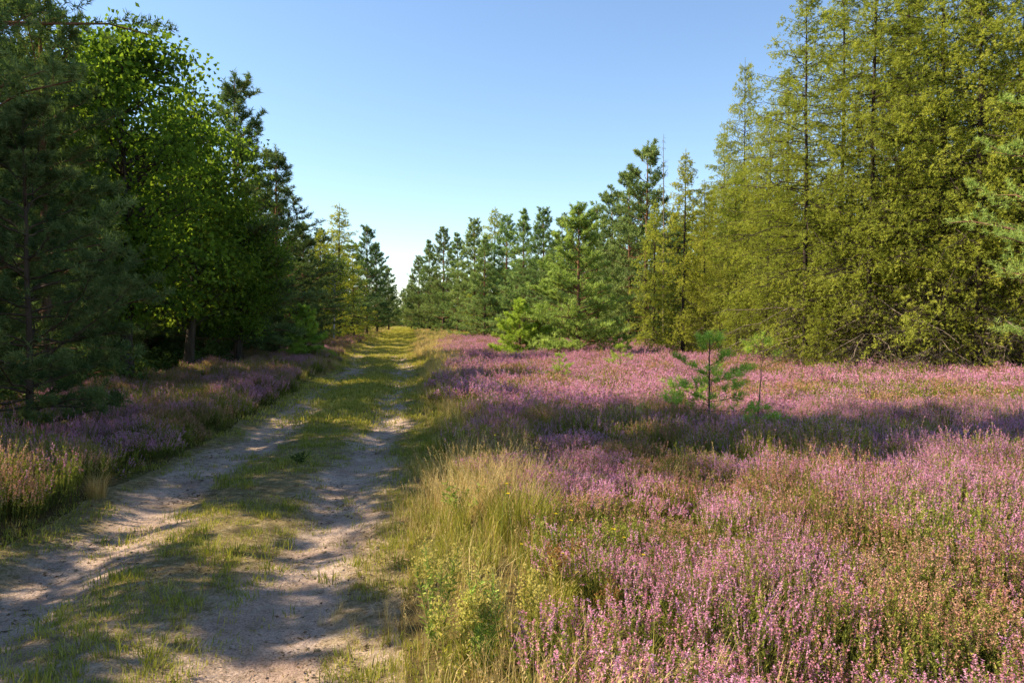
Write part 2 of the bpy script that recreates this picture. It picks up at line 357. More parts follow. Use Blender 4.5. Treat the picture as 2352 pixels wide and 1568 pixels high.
TLX = [1000, 1250, 1450, 1560, 1650, 1750, 1900, 2100, 2400, 3500]; TLY = [60, 46, 40, 31, 26, 22.5, 20.3, 19.2, 18, 17]
def treeline_y(x, y):
    return np.interp(CX+F*x/np.maximum(y, .1), TLX, TLY)
def pick(x, y, n1, n2, n3, seed, sh=0.):
    a = .75*vnoise(x, y, 1.6, seed)+.55*(vnoise(x, y, .55, seed+1)-.5)+rng.normal(0, .12, len(x))+sh+.1
    r = rng.random(len(x))
    i = np.where(a < .55, (r*n1).astype(int), np.where(a < .72, n1+(r*n2).astype(int), n1+n2+(r*n3).astype(int)))
    return np.clip(i, 0, n1+n2+n3-1)
def heath_right(bands, coll, n, name, label, s0, sh, hole):
    xs = [grid(a, b, st, 1.8) for a, b, st in bands]; x = np.concatenate([q[0] for q in xs]); y = np.concatenate([q[1] for q in xs])
    u = UU(x, y)
    edge = 2.4+.8*(vnoise(x, y, 1.2, 31)-.5)+.05*np.maximum(0, y-20)
    k = (u > edge) & (y < treeline_y(x, y)+1.5) & (vnoise(x, y, .8, 33)+.3*rng.random(len(x)) > hole)
    x, y, u = x[k], y[k], u[k]
    s = s0*(.58+.78*vnoise(x, y, 1.0, 35)+.2*rng.random(len(x)))
    sc = np.stack([.9+.25*rng.random(len(x)), .9+.25*rng.random(len(x)), s], 1)
    return scatter(name, onground(x, y), sc, pick(x, y, *n, 37, sh), coll, label, 'heather', .08)
heath_right([(2.2, 12, .50)], C_hn, (4, 3, 3), 'heather_field', 'near blooming pink heather spreading right of the track', 1.0, -.01, .20)
heath_right([(12, 26, .72), (26, 56, .85)], C_hf, (3, 2, 2), 'heather_field', 'far sunlit pink heather reaching the foot of the larch wood', 1.05, -.01, .20)
xs = [grid(2, 16, .46, -6.2, -1.3), grid(16, 60, .7, -6.2, -1.3)]; x = np.concatenate([q[0] for q in xs]); y = np.concatenate([q[1] for q in xs])
u = UU(x, y)
k = (u < -1.52-.35*vnoise(x, y, .9, 41)-.02*np.maximum(0, y-20)) & (u > -5.1-.9*rng.random(len(x))) & (vnoise(x, y, 1.1, 43)+.3*rng.random(len(x)) > .22)
x, y = x[k], y[k]
scatter('heather_bank', onground(x, y), np.stack([.8+.3*rng.random(len(x)), .8+.3*rng.random(len(x)), .42+1.0*vnoise(x, y, .75, 44)+.2*rng.random(len(x))], 1), pick(x, y, 4, 3, 3, 47, .20), C_hn, 'shaded purple heather strip along the left edge of the track', 'heather', .10)

# ---- grasses
def tuft(n, lmin, lmax, W, mat, rad, lean, t0, t1, seedhead=0, bend=.5):
    mb = MB()
    a = rng.uniform(0, 6.283, n); r = rad*np.sqrt(rng.random(n))
    B = np.stack([r*np.cos(a), r*np.sin(a), 0*r-.005], 1)
    az = a+rng.normal(0, .6, n)
    tip = blades(mb, B, az, np.abs(rng.normal(0, lean, n))+.04, rng.uniform(lmin, lmax, n), W, rng.uniform(t0, t1, n), 0, bend)
    if seedhead:
        q = tip[:seedhead]; dd = nrm(np.stack([np.cos(az[:seedhead])*.4, np.sin(az[:seedhead])*.4, np.ones(seedhead)], 1))
        needles(mb, q-dd*.06, dd, 14, .016, .004, 1.3, rng.uniform(.4, .9, seedhead), .09, 0)
    return mb.mesh('grass_tuft', [mat])
C_lawn = source('short_grass', [tuft(34, .02, .06, .0045, M['lawn'], .10, .6, 0, .7) for i in range(3)]+[tuft(36, .02, .05, .0045, M['lawn'], .11, .8, .35, 1) for i in range(3)]+[tuft(28, .04, .10, .0045, M['lawn'], .07, .4, 0, .7) for i in range(2)])
C_lawnf = source('short_grass', [tuft(34, .03, .08, .012, M['lawn'], .20, .7, .0, .8) for i in range(2)]+[tuft(34, .03, .08, .012, M['lawn'], .20, .7, .4, 1) for i in range(2)])
C_tall = source('tall_grass', [tuft(24, .18, .48, .0034, M['dry'], .07, .28, .1, 1, 6) for i in range(4)]+[tuft(34, .14, .38, .0042, M['green'], .06, .3, .1, .9) for i in range(3)]+[tuft(16, .12, .36, .0036, M['dry'], .08, .5, 0, .7, 3) for i in range(2)])
C_tallf = source('tall_grass', [tuft(26, .25, .5, .013, M['dry'], .16, .3, .2, 1) for i in range(3)]+[tuft(26, .2, .42, .013, M['green'], .14, .3, .2, 1) for i in range(2)])

def lawn(strata, coll, n, s0, name, label):
    x, y = cands(strata, umin=-1.8, umax=1.8)
    u = UU(x, y)+.35*(vnoise(x, y, 1.3, 21)-.5)+.2*(vnoise(x, y, .5, 24)-.5)
    au = np.abs(u)
    pr = 1.15*np.exp(-(u/.52)**4)+np.where(u > 0, .85, .45)*sst(1.12, 1.42, au)+sst(8, 20, y)*np.exp(-((au-.8)/.5)**2)*(.42+.6*sst(25, 50, y))+.10
    pat = vnoise(x, y, .75, 51)*.5+vnoise(x, y, .22, 52)*.5
    k = rng.random(len(x)) < pr*sst(.33, .62, pat+.12*sst(5, 12, y)+.3*sst(30, 60, y))*1.05
    x, y, u = x[k], y[k], u[k]
    return scatter(name, onground(x, y, -.004), s0*rng.uniform(.5, 1.35, len(x))*(1+1.2*sst(40, 90, y)), rng.integers(0, n, len(x)), coll, label, 'grass', .15, True)
lawn([(2.2, 6, 190), (6, 12, 160)], C_lawn, 8, 1.0, 'track_grass', 'short patchy grass between the near wheel ruts')
lawn([(12, 22, 75), (22, 45, 34), (45, 90, 14), (90, 180, 7)], C_lawnf, 4, 1.0, 'track_grass', 'short green grass covering the far part of the track')

def verge(strata, coll, ng, n, s0, name, label):
    x, y = cands(strata, umin=-5, umax=6)
    u = UU(x, y); r = rng.random(len(x))
    wR = 2.35+.06*np.maximum(0, y-20)
    pR = sst(1.12, 1.6, u+.35*(vnoise(x, y, .7, 61)-.5))*(1-sst(wR-.2, wR+.6, u))
    wL = 1.6+.04*np.maximum(0, y-16)
    pL = sst(1.3, 1.55, -u)*(1-sst(wL, wL+.6, -u))*np.where(y > 20, .8, .06)
    k = r < np.maximum(pR, pL)*(.25+1.0*vnoise(x, y, .6, 62))
    x, y, u = x[k], y[k], u[k]
    h = s0*(.34+.66*sst(1.2, 2.1, np.abs(u)))*rng.uniform(.55, 1.2, len(x))*np.where(u < 0, .75, 1)
    gr = vnoise(x, y, 1.1, 64)+rng.normal(0, .18, len(x))
    idx = np.where(gr > .60, ng+rng.integers(0, max(1, n-ng), len(x)), rng.integers(0, ng, len(x)))
    return scatter(name, onground(x, y), h, idx, coll, label, 'grass', .12, True)
verge([(2.0, 5, 95), (5, 9, 85), (9, 15, 55)], C_tall, 4, 9, 1.0, 'verge_grass', 'tall dry and green grass on the near verges of the track')
verge([(15, 28, 26), (28, 50, 13), (50, 150, 5)], C_tallf, 3, 5, 1.0, 'verge_grass', 'golden dry grass along the far verges of the track')
x, y = cands([(2.2, 9, 7), (9, 24, 2.4)], umin=-5)
u = UU(x, y)
k = (y < treeline_y(x, y)) & (vnoise(x, y, 1.5, 71) > np.where(u > 0, .55, .66)) & ((u > 2.2) | (u < -1.7)) & ((u > 0) | (y < 16)); x, y = x[k], y[k]
scatter('heath_grass', onground(x, y), rng.uniform(.8, 1.25, len(x)), rng.integers(0, 9, len(x)), C_tall, 'thin dry grass stalks rising out of the heather', 'grass', .12, True)
# litter, brush, clods
def brush():
    mb = MB(); n = 60
    A = rng.normal(0, .35, (n, 3)); A[:, 2] = np.abs(A[:, 2])*.35
    D = nrm(rng.normal(0, 1, (n, 3))*np.array([1, 1, .55])); sticks(mb, A, A+D*rng.uniform(.2, .8, n)[:, None], .006, rng.random(n))
    return mb.mesh('brushwood', [M['bdead']])
C_br = source('brushwood', [brush() for i in range(3)])
x, y = cands([(14, 40, .8)], umin=6)
tl = treeline_y(x, y); k = (y > tl-.3) & (y < tl+4) & (x > 5); x, y = x[k], y[k]
scatter('brushwood', onground(x, y), rng.uniform(.5, 1.3, len(x)), rng.integers(0, 3, len(x)), C_br, 'grey dead brushwood under the larches', 'brushwood', .2, True)
def bush(mat, L):
    mb = MB(); n = 500
    v = nrm(rng.normal(size=(n, 3)))*(rng.random(n)**.4)[:, None]; v[:, 2] = np.abs(v[:, 2])
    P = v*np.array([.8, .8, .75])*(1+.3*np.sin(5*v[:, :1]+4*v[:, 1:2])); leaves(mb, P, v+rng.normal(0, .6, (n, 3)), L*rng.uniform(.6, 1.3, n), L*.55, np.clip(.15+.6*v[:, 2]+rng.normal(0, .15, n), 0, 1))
    return mb.mesh('undergrowth', [mat])
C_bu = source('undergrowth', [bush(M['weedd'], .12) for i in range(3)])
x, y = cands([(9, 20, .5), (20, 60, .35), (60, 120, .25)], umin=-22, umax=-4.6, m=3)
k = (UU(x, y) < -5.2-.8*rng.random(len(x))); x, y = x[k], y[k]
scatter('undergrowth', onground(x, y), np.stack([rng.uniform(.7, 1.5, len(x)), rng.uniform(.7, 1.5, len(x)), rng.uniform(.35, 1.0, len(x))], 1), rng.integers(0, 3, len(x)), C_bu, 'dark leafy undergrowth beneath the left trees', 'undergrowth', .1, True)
def clod():
    mb = MB(); import bmesh
    bm = bmesh.new(); bmesh.ops.create_icosphere(bm, subdivisions=2, radius=1)
    V = np.array([v.co[:] for v in bm.verts]); Fc = np.array([[v.index for v in f.verts] for f in bm.faces]); bm.free()
    V = V*(1+.35*(vnoise(V[:, 0]*3+V[:, 2]*2+9, V[:, 1]*3+V[:, 2]+9, 1, int(rng.integers(100, 200)))-.5))[:, None]*np.array([1.2, .9, .55]); mb.add(V, Fc, .4); return mb.mesh('soil_clod', [M['sand']])
C_cl = source('soil_clod', [clod() for i in range(3)])
x, y = cands([(2.2, 9, 34)], umin=-1.5, umax=1.5); x_ok = vnoise(x, y, .6, 81) > .42; x, y = x[x_ok], y[x_ok]
scatter('soil_clods', onground(x, y, .001), rng.uniform(.003, .013, len(x))*np.where(rng.random(len(x)) < .08, 1.9, 1), rng.integers(0, 3, len(x)), C_cl, 'small clods and pebbles on the sandy track', 'clods', .3, True)
def litter():
    mb = MB(); n = 40
    A = np.stack([rng.normal(0, .12, n), rng.normal(0, .12, n), rng.uniform(.003, .008, n)], 1); a = rng.uniform(0, 6.283, n)
    D = np.stack([np.cos(a), np.sin(a), rng.uniform(-.05, .12, n)], 1); sticks(mb, A, A+D*rng.uniform(.02, .07, n)[:, None], .0016, rng.random(n))
    k = 10; leaves(mb, A[:k], D[:k], rng.uniform(.02, .04, k), .014, rng.random(k), 0, .2)
    return mb.mesh('litter', [M['litter']])
C_li = source('litter', [litter() for i in range(3)])
x, y = cands([(2.2, 6, 14), (6, 11, 8)], umin=-1.6, umax=1.6); k = vnoise(x, y, .7, 83) > .40; x, y = x[k], y[k]
scatter('litter', onground(x, y, .002), rng.uniform(.6, 1.3, len(x)), rng.integers(0, 3, len(x)), C_li, 'dry needles, twigs and dead leaves strewn on the near track', 'litter', .03, True)

# ------------------------------------------------------------------ trees
UP = np.array([0, 0, 1.])
def trunk_curve(H, k=9, wob=.02):
    z = np.linspace(0, H, k)
    w = np.cumsum(rng.normal(0, wob, (k, 2)), 0)*H/k; w[0] = 0
    return np.concatenate([w, z[:, None]], 1)
def at_curve(C, z):
    return np.array([np.interp(z, C[:, 2], C[:, 0]), np.interp(z, C[:, 2], C[:, 1]), z])
def fill_trunk(mb, C, r0, rtop=.012, sides=8, hi=0.):
    H = C[-1, 2]
    C2 = np.concatenate([[C[0]-np.array([0, 0, .15])], C])
    z = np.clip(C2[:, 2]/H, 0, 1)
    rad = r0*(1-z)**.85+min(rtop, r0*.4)+r0*.35*np.exp(-np.clip(C2[:, 2], 0, 9)/.25)
    tube(mb, C2, rad, sides, np.repeat(np.clip(hi*(z*1.6-.4), 0, 1), sides))
def conifer(H, R, zb, dz, nb, nsec, nsh, nn, L, W, mat, bark, kind='pine', r0=None, ztop=.97, skip=.08, prof=None, zdead=0., wob=.02, hi=.9, merge=False, livedead=.55, pdead=.8):
    C = trunk_curve(H, 10, wob); r0 = r0 or .011*H+.02
    tm = MB(); fill_trunk(tm, C, r0, .006, 8, hi)
    br = tm if merge else MB(); dd = tm if merge else MB(); cr = MB()
    SA, SB, SW = [], [], []; DA, DB, DW = [], [], []
    NP, ND, NT = [], [], []
    z = zb
    prof = prof or (lambda t: (1-t)**.75*min(1, .55+t*2.2))
    while z < H*ztop:
        t = (z-zb)/(H-zb)
        b0 = rng.uniform(0, 6.283)
        for k in range(nb):
            if rng.random() < skip: continue
            az = b0+k*6.283/nb+rng.normal(0, .3); zz = min(z+rng.normal(0, dz*.25), H*.985)
            bl = max(.12, R*prof(t)*rng.uniform(.6, 1.22))
            out = np.array([math.cos(az), math.sin(az), 0]); lat = np.array([-out[1], out[0], 0])
            if kind == 'pine':
                e = np.interp(t, [0, .5, 1], [.02, .30, .95])+rng.normal(0, .12); cv = rng.uniform(.0, .22)
            else:
                e = np.interp(t, [0, .4, .8, 1], [-.25, -.05, .25, .9])+rng.normal(0, .18); cv = rng.uniform(-.2, .12)
            s = np.linspace(0, 1, 7)
            side_w = rng.normal(0, .10)*bl
            pts = at_curve(C, zz)[None]+out*(bl*s*math.cos(e))[:, None]+UP*(bl*s*math.sin(e)+cv*bl*s**2)[:, None]+lat*(side_w*s**2)[:, None]
            pts[1:] += rng.normal(0, .018*bl, (6, 3))
            if pts[:, 2].min() < .05: pts[:, 2] = np.maximum(pts[:, 2], .05+.1*s*rng.random())
            dead = zz < zdead*rng.uniform(.5, 1.3) and rng.random() < pdead
            rb = min(r0*.32, .005+.009*bl) if kind == 'pine' else min(r0*.25, .004+.006*bl)
            tube(dd if dead else br, pts, rb*(1-s*.85)+min(.002, r0*.1), 4, .35 if not dead else rng.random())
            tg = nrm(np.gradient(pts, axis=0))
            ns = max(3, int(nsec*(bl/R)**.75*rng.uniform(.75, 1.25)))
            ss = rng.uniform(.22 if kind == 'pine' else .06, 1, ns)
            p0 = np.stack([np.interp(ss, s, pts[:, i]) for i in range(3)], 1)
            t0 = np.stack([np.interp(ss, s, tg[:, i]) for i in range(3)], 1)
            sg = rng.choice([-1, 1], ns)[:, None]
            if kind == 'pine':
                d = nrm(t0*rng.uniform(.4, 1.1, (ns, 1))+lat*sg*rng.uniform(.4, 1, (ns, 1))+UP*rng.uniform(-.2, .45, (ns, 1)))
                ln = np.maximum(.10 if H > 2 else .04, bl*.42*(1.2-ss)*rng.uniform(.6, 1.3, ns))
            else:
                d = nrm(t0*rng.uniform(.3, .9, (ns, 1))+lat*sg*rng.uniform(.2, .9, (ns, 1))+UP*rng.uniform(-1.6, .1, (ns, 1)))
                ln = np.clip(bl*.38*(1.3-ss)*rng.uniform(.5, 1.6, ns), .18, 1.25)
            e1 = p0+d*ln[:, None]
            if dead:
                DA.append(p0); DB.append(e1+UP*(-.15*ln)[:, None]); DW.append(np.full(ns, .0045))
                q = p0+d*(ln*.5)[:, None]; DA.append(q); DB.append(q+nrm(d+rng.normal(0, .8, (ns, 3)))*(ln*.5)[:, None]); DW.append(np.full(ns, .003))
                if rng.random() > livedead: continue
            SA.append(p0); SB.append(e1); SW.append(np.full(ns, min(.0045, r0*.2)))
            tt = np.concatenate([rng.uniform(.15, 1, (ns, max(0, nsh-1))), np.ones((ns, 1))], 1)
            q = (p0[:, None, :]+d[:, None, :]*(ln[:, None]*tt)[:, :, None]).reshape(-1, 3)
            dn = np.repeat(d, nsh, 0)
            if kind == 'pine': dn = nrm(dn*.8+UP*.45+rng.normal(0, .35, dn.shape))
            else: dn = nrm(dn*.6+rng.normal(0, .5, dn.shape)); q = q+rng.normal(0, .035, q.shape)
            NP.append(q); ND.append(dn)
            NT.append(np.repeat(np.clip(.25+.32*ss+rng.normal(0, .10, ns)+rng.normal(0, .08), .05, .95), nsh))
            NP.append(pts[-2:]); ND.append(tg[-2:]+UP*.2); NT.append(np.full(2, .6))
        z += dz*rng.uniform(.75, 1.25)
    tp = C[-1]; NP.append(np.stack([tp-UP*.02*i*H/3 for i in range(4)])); ND.append(np.tile(UP, (4, 1))); NT.append(np.full(4, .6))
    if SA: sticks(br, np.concatenate(SA), np.concatenate(SB), np.concatenate(SW), .4)
    if DA: sticks(dd, np.concatenate(DA), np.concatenate(DB), np.concatenate(DW), rng.random(sum(len(a) for a in DA)))
    out = {'trunk': tm.mesh('trunk', [bark])}
    if DA and not merge: out['dead_branches'] = dd.mesh('dead_branches', [M['bdead']])
    if not merge: out['branches'] = br.mesh('branches', [bark])
    if nn:
        NP = np.concatenate(NP); ND = np.concatenate(ND); NT = np.concatenate(NT)
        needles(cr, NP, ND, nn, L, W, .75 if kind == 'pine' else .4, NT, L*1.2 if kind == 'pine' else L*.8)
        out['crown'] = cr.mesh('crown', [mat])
    return out, H
def oak(H, R, zb, ncl, nleaf, mat, bark, L=.13, wob=.05, r0=.16):
    C = trunk_curve(H*.85, 8, wob); tm = MB(); fill_trunk(tm, C, r0, .02, 8, 0)
    br = MB(); cr = MB()
    P = []
    for n in range(ncl):
        v = nrm(rng.normal(size=3))*rng.uniform(.35, 1)**.5
        zc = zb+(H-zb)*(.5+.5*v[2])
        rr = R*(1-max(0, v[2])**2*.55)*(.8+.35*math.sin(3*math.atan2(v[1], v[0])+v[2]*4))
        P.append([v[0]*rr, v[1]*rr, zc])
    P = np.array(P)
    LP, LD, LT = [], [], []
    for p in P:
        z0 = np.clip(p[2]-np.hypot(p[0], p[1])*rng.uniform(.35, .75), zb*.55, H*.8)
        b = at_curve(C, z0); m = b*.5+p*.5+np.array([0, 0, .12*R])*rng.normal(.2, .5)
        s = np.linspace(0, 1, 6)[:, None]
        pts = b*(1-s)**2+2*m*s*(1-s)+p*s**2+rng.normal(0, .03, (6, 3))*s
        tube(br, pts, (.035-.028*s[:, 0]), 4, .5)
        k = 7; q = p+rng.normal(0, .38, (k, 3))*np.array([1, 1, .6]); sticks(br, np.repeat(pts[-2:-1], k, 0), q, .008, .5)
        for c in q:
            nl = int(nleaf/k*rng.uniform(.7, 1.3))
            o = rng.normal(0, 1, (nl, 3))*np.array([.24, .24, .14])
            LP.append(c+o); LD.append(nrm(o*2+np.array([0, 0, -.15])+rng.normal(0, .35, (nl, 3)))); LT.append(np.clip(rng.normal(.5, .2)+rng.normal(0, .12, nl), 0, 1))
    LP = np.concatenate(LP); n = len(LP)
    leaves(cr, LP, np.concatenate(LD), L*rng.uniform(.7, 1.3, n), L*.72, np.concatenate(LT))
    return {'trunk': tm.mesh('trunk', [bark]), 'branches': br.mesh('branches', [bark]), 'crown': cr.mesh('crown', [mat])}, H

K = {}
K['pineA'] = conifer(10, 2.9, .4, .40, 5, 16, 4, 8, .17, .044, M['pine'], M['bpine'], prof=lambda t: (1-t)**.62*min(1, .65+t*2))
K['pineB'] = conifer(10, 2.5, 1.0, .44, 5, 15, 4, 8, .17, .044, M['pine'], M['bpine'], skip=.12, prof=lambda t: (1-t)**.5*min(1, .6+t*2))
K['pineC'] = conifer(10, 3.0, .3, .40, 5, 16, 4, 8, .17, .044, M['pine'], M['bpine'], prof=lambda t: (1-t)**.8)
K['pineF'] = conifer(6.2, 2.4, .35, .29, 6, 20, 5, 10, .12, .025, M['pinel'], M['bpine'], prof=lambda t: (1-t)**.75, skip=.05, wob=.008)
K['pineR'] = conifer(9.5, 3.2, .8, .42, 5, 20, 5, 13, .11, .014, M['pinel'], M['bpine'], prof=lambda t: (1-t)**.6*min(1, .75+t*1.6), skip=.1)
K['dpineN'] = conifer(16, 4.3, 1.8, .44, 5, 30, 6, 13, .11, .018, M['pined'], M['bpine'], skip=.08, prof=lambda t: (1-t)**.6*min(1, .7+t*1.5))
K['dpineY'] = conifer(4.4, 1.75, .3, .30, 5, 18, 6, 16, .085, .011, M['pined'], M['bpined'], r0=.045, prof=lambda t: (1-t)**.6*min(1, .8+t*2), skip=.13, hi=0)
K['dpineM'] = conifer(10.5, 3.0, .9, .42, 5, 22, 5, 8, .16, .033, M['pined'], M['bpine'], skip=.12, prof=lambda t: (1-t)**.66*min(1, .75+t*1.5), wob=.012)
K['larchA'] = conifer(15, 3.8, .5, .25, 4, 24, 8, 8, .068, .0175, M['larch'], M['blarch'], 'larch', zdead=2.8, r0=.10, prof=lambda t: (1-t)**.62, hi=0, livedead=.4, pdead=.75, skip=.06)
K['larchB'] = conifer(15, 3.5, .6, .25, 4, 22, 8, 8, .068, .0175, M['larch'], M['blarch'], 'larch', zdead=3.8, r0=.10, prof=lambda t: (1-t)**.65, hi=0, livedead=.35, pdead=.8, skip=.07)
K['larchC'] = conifer(10, 1.9, .5, .18, 3, 17, 5, 7, .08, .022, M['larch'], M['blarch'], 'larch', r0=.08, prof=lambda t: (1-t)**.65, hi=0)
K['larchY'] = conifer(4, 1.9, .2, .18, 4, 18, 5, 8, .07, .016, M['larch'], M['blarch'], 'larch', r0=.05, hi=0)
K['dead'] = conifer(11, .9, 3, .4, 3, 6, 1, 0, .01, .001, M['larch'], M['bdead'], 'larch', zdead=99, r0=.06, hi=0, livedead=.3, merge=True)
K['oakA'] = oak(9.6, 2.9, 1.6, 175, 115, M['oak'], M['boak'], L=.15)
K['oakB'] = oak(8.6, 2.4, 1.3, 130, 115, M['oak'], M['boak'], L=.15)
K['birch'] = oak(8, 1.5, 1.6, 80, 110, M['birch'], M['bbirch'], L=.11, r0=.06)
K['sapA'] = conifer(1.35, .90, .16, .17, 5, 8, 3, 18, .072, .0085, M['sapl'], M['bpine'], r0=.011, prof=lambda t: (1-t)**.75, hi=0, merge=True)
K['sapT'] = conifer(1.4, .28, 1.08, .10, 3, 4, 2, 18, .07, .0070, M['sapl'], M['bpine'], r0=.010, wob=.09, prof=lambda t: 1-t*.5, hi=0, merge=True)
K['sapB'] = conifer(2.6, 1.15, .1, .22, 6, 13, 5, 14, .11, .018, M['sapl'], M['bpine'], r0=.03, prof=lambda t: (1-t)**.7, hi=0, merge=True)

NAMES = {'pine': 'pine_tree', 'dpin': 'pine_tree', 'larc': 'larch_tree', 'dead': 'dead_tree', 'oakA': 'oak_tree', 'oakB': 'oak_tree', 'birc': 'birch_tree', 'sapA': 'pine_sapling', 'sapT': 'pine_sapling', 'sapB': 'pine_sapling'}
def plant(kind, x, y, H, label, group=None, w=1., rz=None, tilt=(0, 0)):
    parts, H0 = K[kind]
    nm = NAMES[kind[:4]]
    r = bpy.data.objects.new(nm, None); COL.objects.link(r); r.empty_display_size = .3
    r.location = (x, y, hz1(x, y)-.02); s = H/H0; r.scale = (s*w, s*w, s)
    r.rotation_euler = (tilt[0], tilt[1], rng.uniform(0, 6.283) if rz is None else rz)
    r['label'] = label; r['category'] = 'sapling' if 'sapling' in nm else 'tree'
    if group: r['group'] = group
    for pn, me in parts.items():
        o = bpy.data.objects.new(pn, me); COL.objects.link(o); o.parent = r
    return r
def X(px, y): return (px-CX)/F*y
def HT(py, y): return EYE+(HY-py)/F*y
GL = 'trees along the left side of the track'; GR = 'pines right of the far track'; GW = 'larches of the wood on the right'
# left side
plant('dpineN', -9.2, 9.9, 17, 'tallest dark pine at the left edge with boughs filling the top left corner', GL, .95)
plant('dpineY', X(65, 9.3), 9.3, 4.2, 'young dark pine with a thin bare lower trunk at the left edge, nearest the track', GL)
plant('dpineY', X(-40, 11.6), 11.6, 5.6, 'slim dark pine at the very left edge behind the young pine', GL, .85)
plant('dpineM', X(110, 14), 14, 8.4, 'dark pine between the left edge and the first oak', GL, .9)
plant('oakA', X(290, 18), 18, HT(45, 18), 'tall broad oak with backlit bright green leaves on the left', GL, .92)
plant('oakB', X(430, 22.5), 22.5, HT(195, 22.5), 'rounder second oak beside the pointed pine on the left', GL, .8)
plant('oakB', X(550, 25), 25, HT(440, 25), 'low bushy oak in front of the pointed pine on the left', GL, .9)
plant('dpineM', X(548, 26), 26, HT(185, 26), 'tall pointed pine standing clear against the sky on the left', GL, 1.05)
plant('dpineM', X(635, 31), 31, HT(350, 31), 'dark pine with layered boughs just right of the pointed pine', GL, 1.15)
plant('dpineM', X(695, 40), 40, HT(535, 40), 'lower dark pine left of the far larch by the track', GL, 1.3)
plant('dpineM', X(600, 30), 30, 4.6, 'low dark pine with boughs to the ground below the pointed pine', GL, 1.3)
plant('sapB', X(700, 29), 29, 2.1, 'bright pine sapling in front of the dark left wood', None)
plant('larchC', X(740, 52), 52, HT(530, 52), 'shorter larch behind the left pines far down the track', GL, 1.3)
plant('larchC', X(783, 56), 56, HT(472, 56), 'pointed larch far down the left side of the track', GL, 1.5)
plant('birch', X(768, 50), 50, 6.4, 'slender birch with a pale trunk far down the left side', GL)
plant('pineB', X(812, 70), 70, HT(560, 70), 'pine behind the birch far down the left side', GL, 1.1)
plant('dpineM', X(842, 76), 76, HT(522, 76), 'tall dark pine near the far left end of the track', GL, 1.0)
plant('dpineM', X(866, 90), 90, HT(560, 90), 'second last dark pine at the far left end of the track', GL, .95)
plant('pineB', X(893, 108), 108, HT(615, 108), 'last dark pine on the left before the gap', GL, .9)
for i, (px, y, H, k) in enumerate([(-150, 16, 11, 'dpineM'), (60, 19, 10, 'dpineM'), (215, 24, 9.5, 'dpineM'), (120, 27, 11, 'pineB'), (330, 29, 9, 'dpineM'), (420, 34, 9, 'dpineM'), (500, 38, 9, 'dpineM'), (590, 44, 10, 'dpineM'), (640, 50, 9.5, 'dpineM'), (690, 60, 9.5, 'dpineM'), (735, 68, 10, 'dpineM'), (770, 82, 10, 'pineB'), (0, 25, 11, 'pineB'), (230, 20, 5, 'dpineM'), (470, 28, 5, 'dpineM')]):
    plant(k, X(px, y), y, H, 'dark pine trunk and boughs deep in the shaded left wood', 'pines deep in the left wood')
# trees left of the picture whose shadows fall over the track
GO = 'pines outside the picture on the left'
plant('dpineY', -7.4, 4.7, 5.8, 'unseen pine added to deepen the shadow band across the heather', GO)
plant('dpineY', -6.8, 3.4, 5.0, 'unseen pine added to deepen the shadow band across the heather', GO, .9)
plant('dpineM', -11.4, 9.4, 17.5, 'unseen pine added to deepen the shadow band across the heather', GO, .66)  # extra out-of-view pine, added to darken the shadow band on the heather
